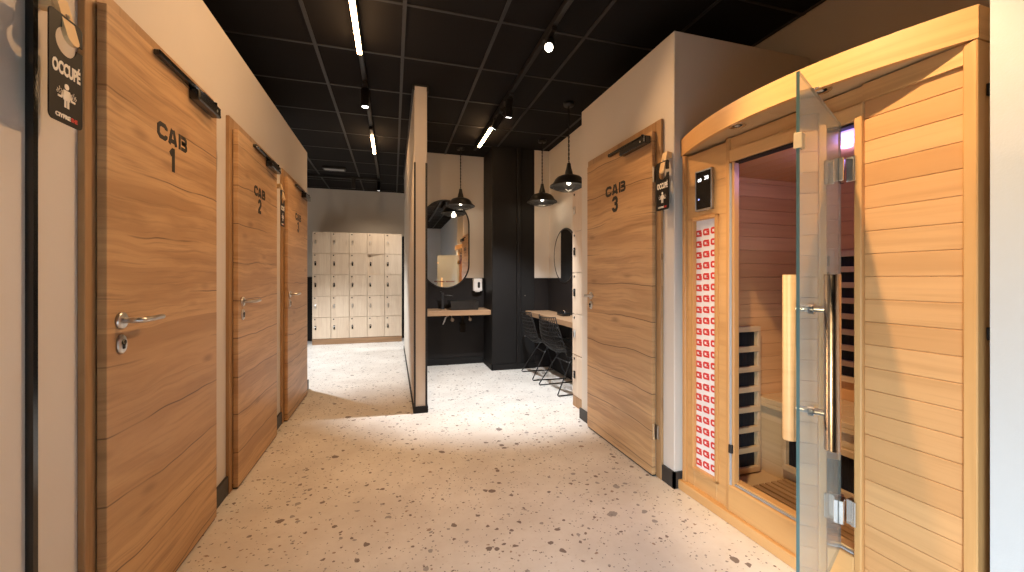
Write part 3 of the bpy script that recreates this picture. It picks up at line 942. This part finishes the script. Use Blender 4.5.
# bowed canopy
SAG = .132
def arc(x, extra=0): return -(SAG * (1 - ((x - W_ / 2) / (W_ / 2)) ** 2)) - .004 - extra
xs = [-.022 + (W_ + .022) * i / 40 for i in range(41)]
def strip(x_in, x_out):
    return x_in + x_out[::-1]
outer = [(x, arc(x)) for x in xs]
inner = [(min(max(x, .02), W_ - .02), min(arc(x) + .022, .05)) for x in xs]
b = MB().prism(outer + inner[::-1], 1.862, 1.957)
b.box(0, .022, .0, .30, 1.862, 1.957).box(W_ - .022, W_, .0, .30, 1.862, 1.957)
can = b.build('canopy_fascia', M['sauna_arc'], K)
b = MB()
nb = 10
for i in range(nb):
    xa, xb = W_ * i / nb + .0006, W_ * (i + 1) / nb - .0006
    xm = [xa + (xb - xa) * j / 4 for j in range(5)]
    if i in (0,): xm = [max(q, .02) for q in xm]
    if i == nb - 1: xm = [min(q, W_ - .02) for q in xm]
    b.prism([(q, min(arc(q) + .02, .02)) for q in xm] + [(xm[-1], .055), (xm[0], .055)], 1.866, 1.880)
b.build('canopy_soffit', M['sauna_pale'], K)
for lx, ly in ((.44, -.085), (.80, -.085)):
    b = MB().lathe([(.020, 0), (.034, -.002), (.036, .0), (.036, .004), (.020, .004)], 24, Matrix.Translation((lx, ly, 1.8635)))
    dl = b.build('canopy_downlight', M['chrome'], K)
    MB().cyl((lx, ly, 1.8632), (lx, ly, 1.8645), .021, 20).build('downlight_lens', M['white_plastic'], dl)
# inside : floor, bench, heaters
b = MB()
b.box(.036, 1.15, .06, .89, .02, .05)
b.build('inner_floor', M['sauna_pale'], K)
b = MB()
y = .16
while y < .50:
    b.box(.20, 1.0, y, y + .032, .05, .072, .002); y += .042
b.build('floor_slats', M['oak_up'], K)
b = MB()
for i in range(4): b.box(.036, 1.15, .500 + .098 * i, .500 + .098 * (i + 1) - .002, .462, .490, .003)
b.box(.036, 1.15, .500, .520, .438, .462, .002)
b.build('bench_top', M['sauna_pale'], K)
MB().box(.036, 1.15, .53, .55, .05, .462).build('bench_front', M['sauna_pale'], K)
def heater(name, u0, u1, z0, z1, pos, n, side):
    """slatted radiant heater: side 'l' on the left wall, 'b' on the rear wall, 'f' on the bench front"""
    def bx(m, a0, a1, d0, d1, c0, c1, bev=0):
        if side == 'l': m.box(pos + d0, pos + d1, a0, a1, c0, c1, bev)
        else: m.box(a0, a1, pos - d1, pos - d0, c0, c1, bev)
    f = MB()
    bx(f, u0, u0 + .022, 0, .035, z0, z1, .002); bx(f, u1 - .022, u1, 0, .035, z0, z1, .002)
    st = (z1 - z0 - .03) / n
    for i in range(n + 1): bx(f, u0 + .005, u1 - .005, .018, .038, z0 + st * i, z0 + st * i + .032, .002)
    h = f.build(name, M['sauna_pale'], K)
    p = MB()
    bx(p, u0 + .022, u1 - .022, .002, .010, z0 + .02, z1 - .02)
    k_ = int((u1 - u0 - .05) / .012)
    for i in range(k_): bx(p, u0 + .026 + .012 * i, u0 + .031 + .012 * i, .010, .013, z0 + .03, z1 - .03)
    p.build('heater_mesh', M['mesh_black'], h)
heater('side_heater', .262, .495, .06, .90, .036, 7, 'l')
heater('rear_heater', .12, .46, .60, 1.33, D_ - .034, 8, 'b')
heater('rear_heater', .62, .98, .60, 1.33, D_ - .034, 8, 'b')
heater('leg_heater', .20, .92, .13, .36, .53, 1, 'f')
# glass door, swung wide open
LWD = .565
Minv = (Matrix.Translation(SO) @ Matrix.Rotation(SA, 4, 'Z')).inverted()
hp = Minv @ Vector((1.572, 1.087, 0))
ang = math.atan2(.847 - 1.09, 1.069 - 1.575) - SA
b = MB()
def pane(t):
    bmesh.ops.create_cube(t, size=1)
    for v in t.verts: v.co = Vector(((v.co.x + .5) * LWD, v.co.y * .008, .195 + (v.co.z + .5) * (1.745 - .195)))
b._add(pane)
door = b.build('glass_door', [M['glass'], M['glass_edge']], K, (hp.x, hp.y, 0), (0, 0, ang))
for p_ in door.data.polygons:
    p_.material_index = 0 if abs(p_.normal.y) > .5 else 1
xh = LWD - .13
def bar(y, r, name, mat, z0, z1):
    MB().cyl((xh, y, z0), (xh, y, z1), r, 24).build(name, mat, door)
# which face looks into the cabin when shut
side_in = 1 if (Minv.to_3x3() @ Vector((-.432, .9, 0))).dot(Matrix.Rotation(ang, 3, 'Z') @ Vector((0, 1, 0))) > 0 else -1
bar(side_in * .050, .019, 'wooden_handle', M['sauna_pale'], .69, 1.19)
bar(-side_in * .053, .020, 'steel_handle', M['bronze'], .69, 1.19)
for z in (1.09, .79):
    h = MB().cyl((xh, side_in * .044, z), (xh, .005 * side_in, z), .009, 12).cyl((xh, -.005 * side_in, z), (xh, -side_in * .042, z), .009, 12)
    ho = h.build('handle_standoff', M['steel'], door)
    MB().cyl((xh, .0042 * side_in, z), (xh, .011 * side_in, z), .016, 16).cyl((xh, -.0042 * side_in, z), (xh, -.011 * side_in, z), .016, 16).build('washer', M['chrome'], ho)
for z in (1.57, .34):
    h = MB().box(-.002, .045, -.019, -.0042, z - .042, z + .042, .002).box(-.002, .045, .0042, .019, z - .042, z + .042, .002).cyl((-.012, 0, z - .042), (-.012, 0, z + .042), .011, 14)
    h.build('glass_hinge', M['chrome'], door)
b = MB().box(LWD - .030, LWD + .002, -.010, -.0042, 1.535, 1.578, .002).box(LWD - .030, LWD + .002, .0042, .010, 1.535, 1.578, .002).box(LWD + .0002, LWD + .003, -.010, .010, 1.535, 1.578, .001)
b.build('latch_plate', M['peg'], door)
for z in (1.57, .34):
    MB().box(.842, .864, -.016, .012, z - .045, z + .045, .002).box(.860, .874, -.020, -.008, z - .045, z + .045, .002).build('hinge_bracket', M['chrome'], K)

# ------------------------------------------------------------------ lights
def area(name, loc, rot, sx, sy, e, col):
    li = bpy.data.lights.new(name, 'AREA')
    li.shape = 'RECTANGLE'; li.size = sx; li.size_y = sy; li.energy = e; li.color = col
    o = bpy.data.objects.new(name, li); COL.objects.link(o)
    o.location = loc; o.rotation_euler = rot
    return o
def point(name, loc, e, col, r=.04):
    li = bpy.data.lights.new(name, 'POINT')
    li.energy = e; li.color = col; li.shadow_soft_size = r
    o = bpy.data.objects.new(name, li); COL.objects.link(o); o.location = loc
    return o
def spotl(name, loc, to, e, col, size, blend=.5, r=.03):
    li = bpy.data.lights.new(name, 'SPOT')
    li.energy = e; li.color = col; li.spot_size = R(size); li.spot_blend = blend; li.shadow_soft_size = r
    o = bpy.data.objects.new(name, li); COL.objects.link(o); o.location = loc
    o.rotation_euler = (Vector(to) - Vector(loc)).to_track_quat('-Z', 'Y').to_euler()
    return o
# daylight entering through the rear window
dl = area('window_daylight', (-1.04, -1.15, .62), (0, 0, 0), 1.0, .95, 70, (.64, .82, 1))
dl.rotation_euler = Vector((.70, .62, -.46)).to_track_quat('-Z', 'Z').to_euler()
dl.data.spread = R(88)
# unseen warm spot over the sauna front, then an added corridor fill
spotl('sauna_spot', (.71, .88, 2.79), (1.58, 1.02, 1.38), 185, (1, .72, .42), 52, .6, .02)
spotl('corridor_fill', (-.245, .6, 2.78), (.22, 3.5, 1.3), 95, WARM, 75, .9)  # warm fill added to brighten the partition front, no fitting modelled
# ceiling lamps of the rooms hidden behind the cabins
spotl('locker_room_spot', (-1.9, 5.9, 2.75), (-1.0, 6.2, 0), 420, COOL, 84, .6)
spotl('passage_spot', (1.2, 7.0, 2.75), (1.0, 7.2, 0), 120, COOL, 120, .6)
# lamps of the pendants
for (l, lb), e in zip(PEND, (1.5, 1.5, 1.5)):
    point('pendant_glow', (l[0], l[1], l[2] - .02), e, (1, .80, .55), .03)
# violet chromotherapy lamp in the sauna ceiling
P_ = (Matrix.Translation(SO) @ Matrix.Rotation(SA, 4, 'Z')) @ Vector((.62, .34, 1.73))
point('sauna_violet', P_, 3.0, (.42, .30, 1), .05)
P_ = (Matrix.Translation(SO) @ Matrix.Rotation(SA, 4, 'Z')) @ Vector((.45, .25, 1.3))

w = bpy.data.worlds.new('World'); S.world = w
w.use_nodes = True
w.node_tree.nodes['Background'].inputs[0].default_value = (.62, .76, 1, 1)
w.node_tree.nodes['Background'].inputs[1].default_value = 1.0

# ------------------------------------------------------------------ camera
F = 405.0
cam = bpy.data.cameras.new('camera')
cam.sensor_width = 36; cam.sensor_fit = 'HORIZONTAL'
cam.lens = 36 * F / 1024
cam.shift_y = -8 / 1024
cam.clip_start = .02
co = bpy.data.objects.new('camera', cam); COL.objects.link(co)
co.location = (0, 0, 1.18)
co.rotation_euler = (R(90), 0, -math.atan(119 / F))
S.camera = co

S.view_settings.view_transform = 'Standard'
S.view_settings.look = 'None'
S.view_settings.exposure = .15
S.view_settings.gamma = 1
S.view_settings.use_curve_mapping = False
S.cycles.use_denoising = True
S.cycles.max_bounces = 8
S.cycles.transparent_max_bounces = 12
S.cycles.sample_clamp_indirect = 6
S.cycles.caustics_reflective = False
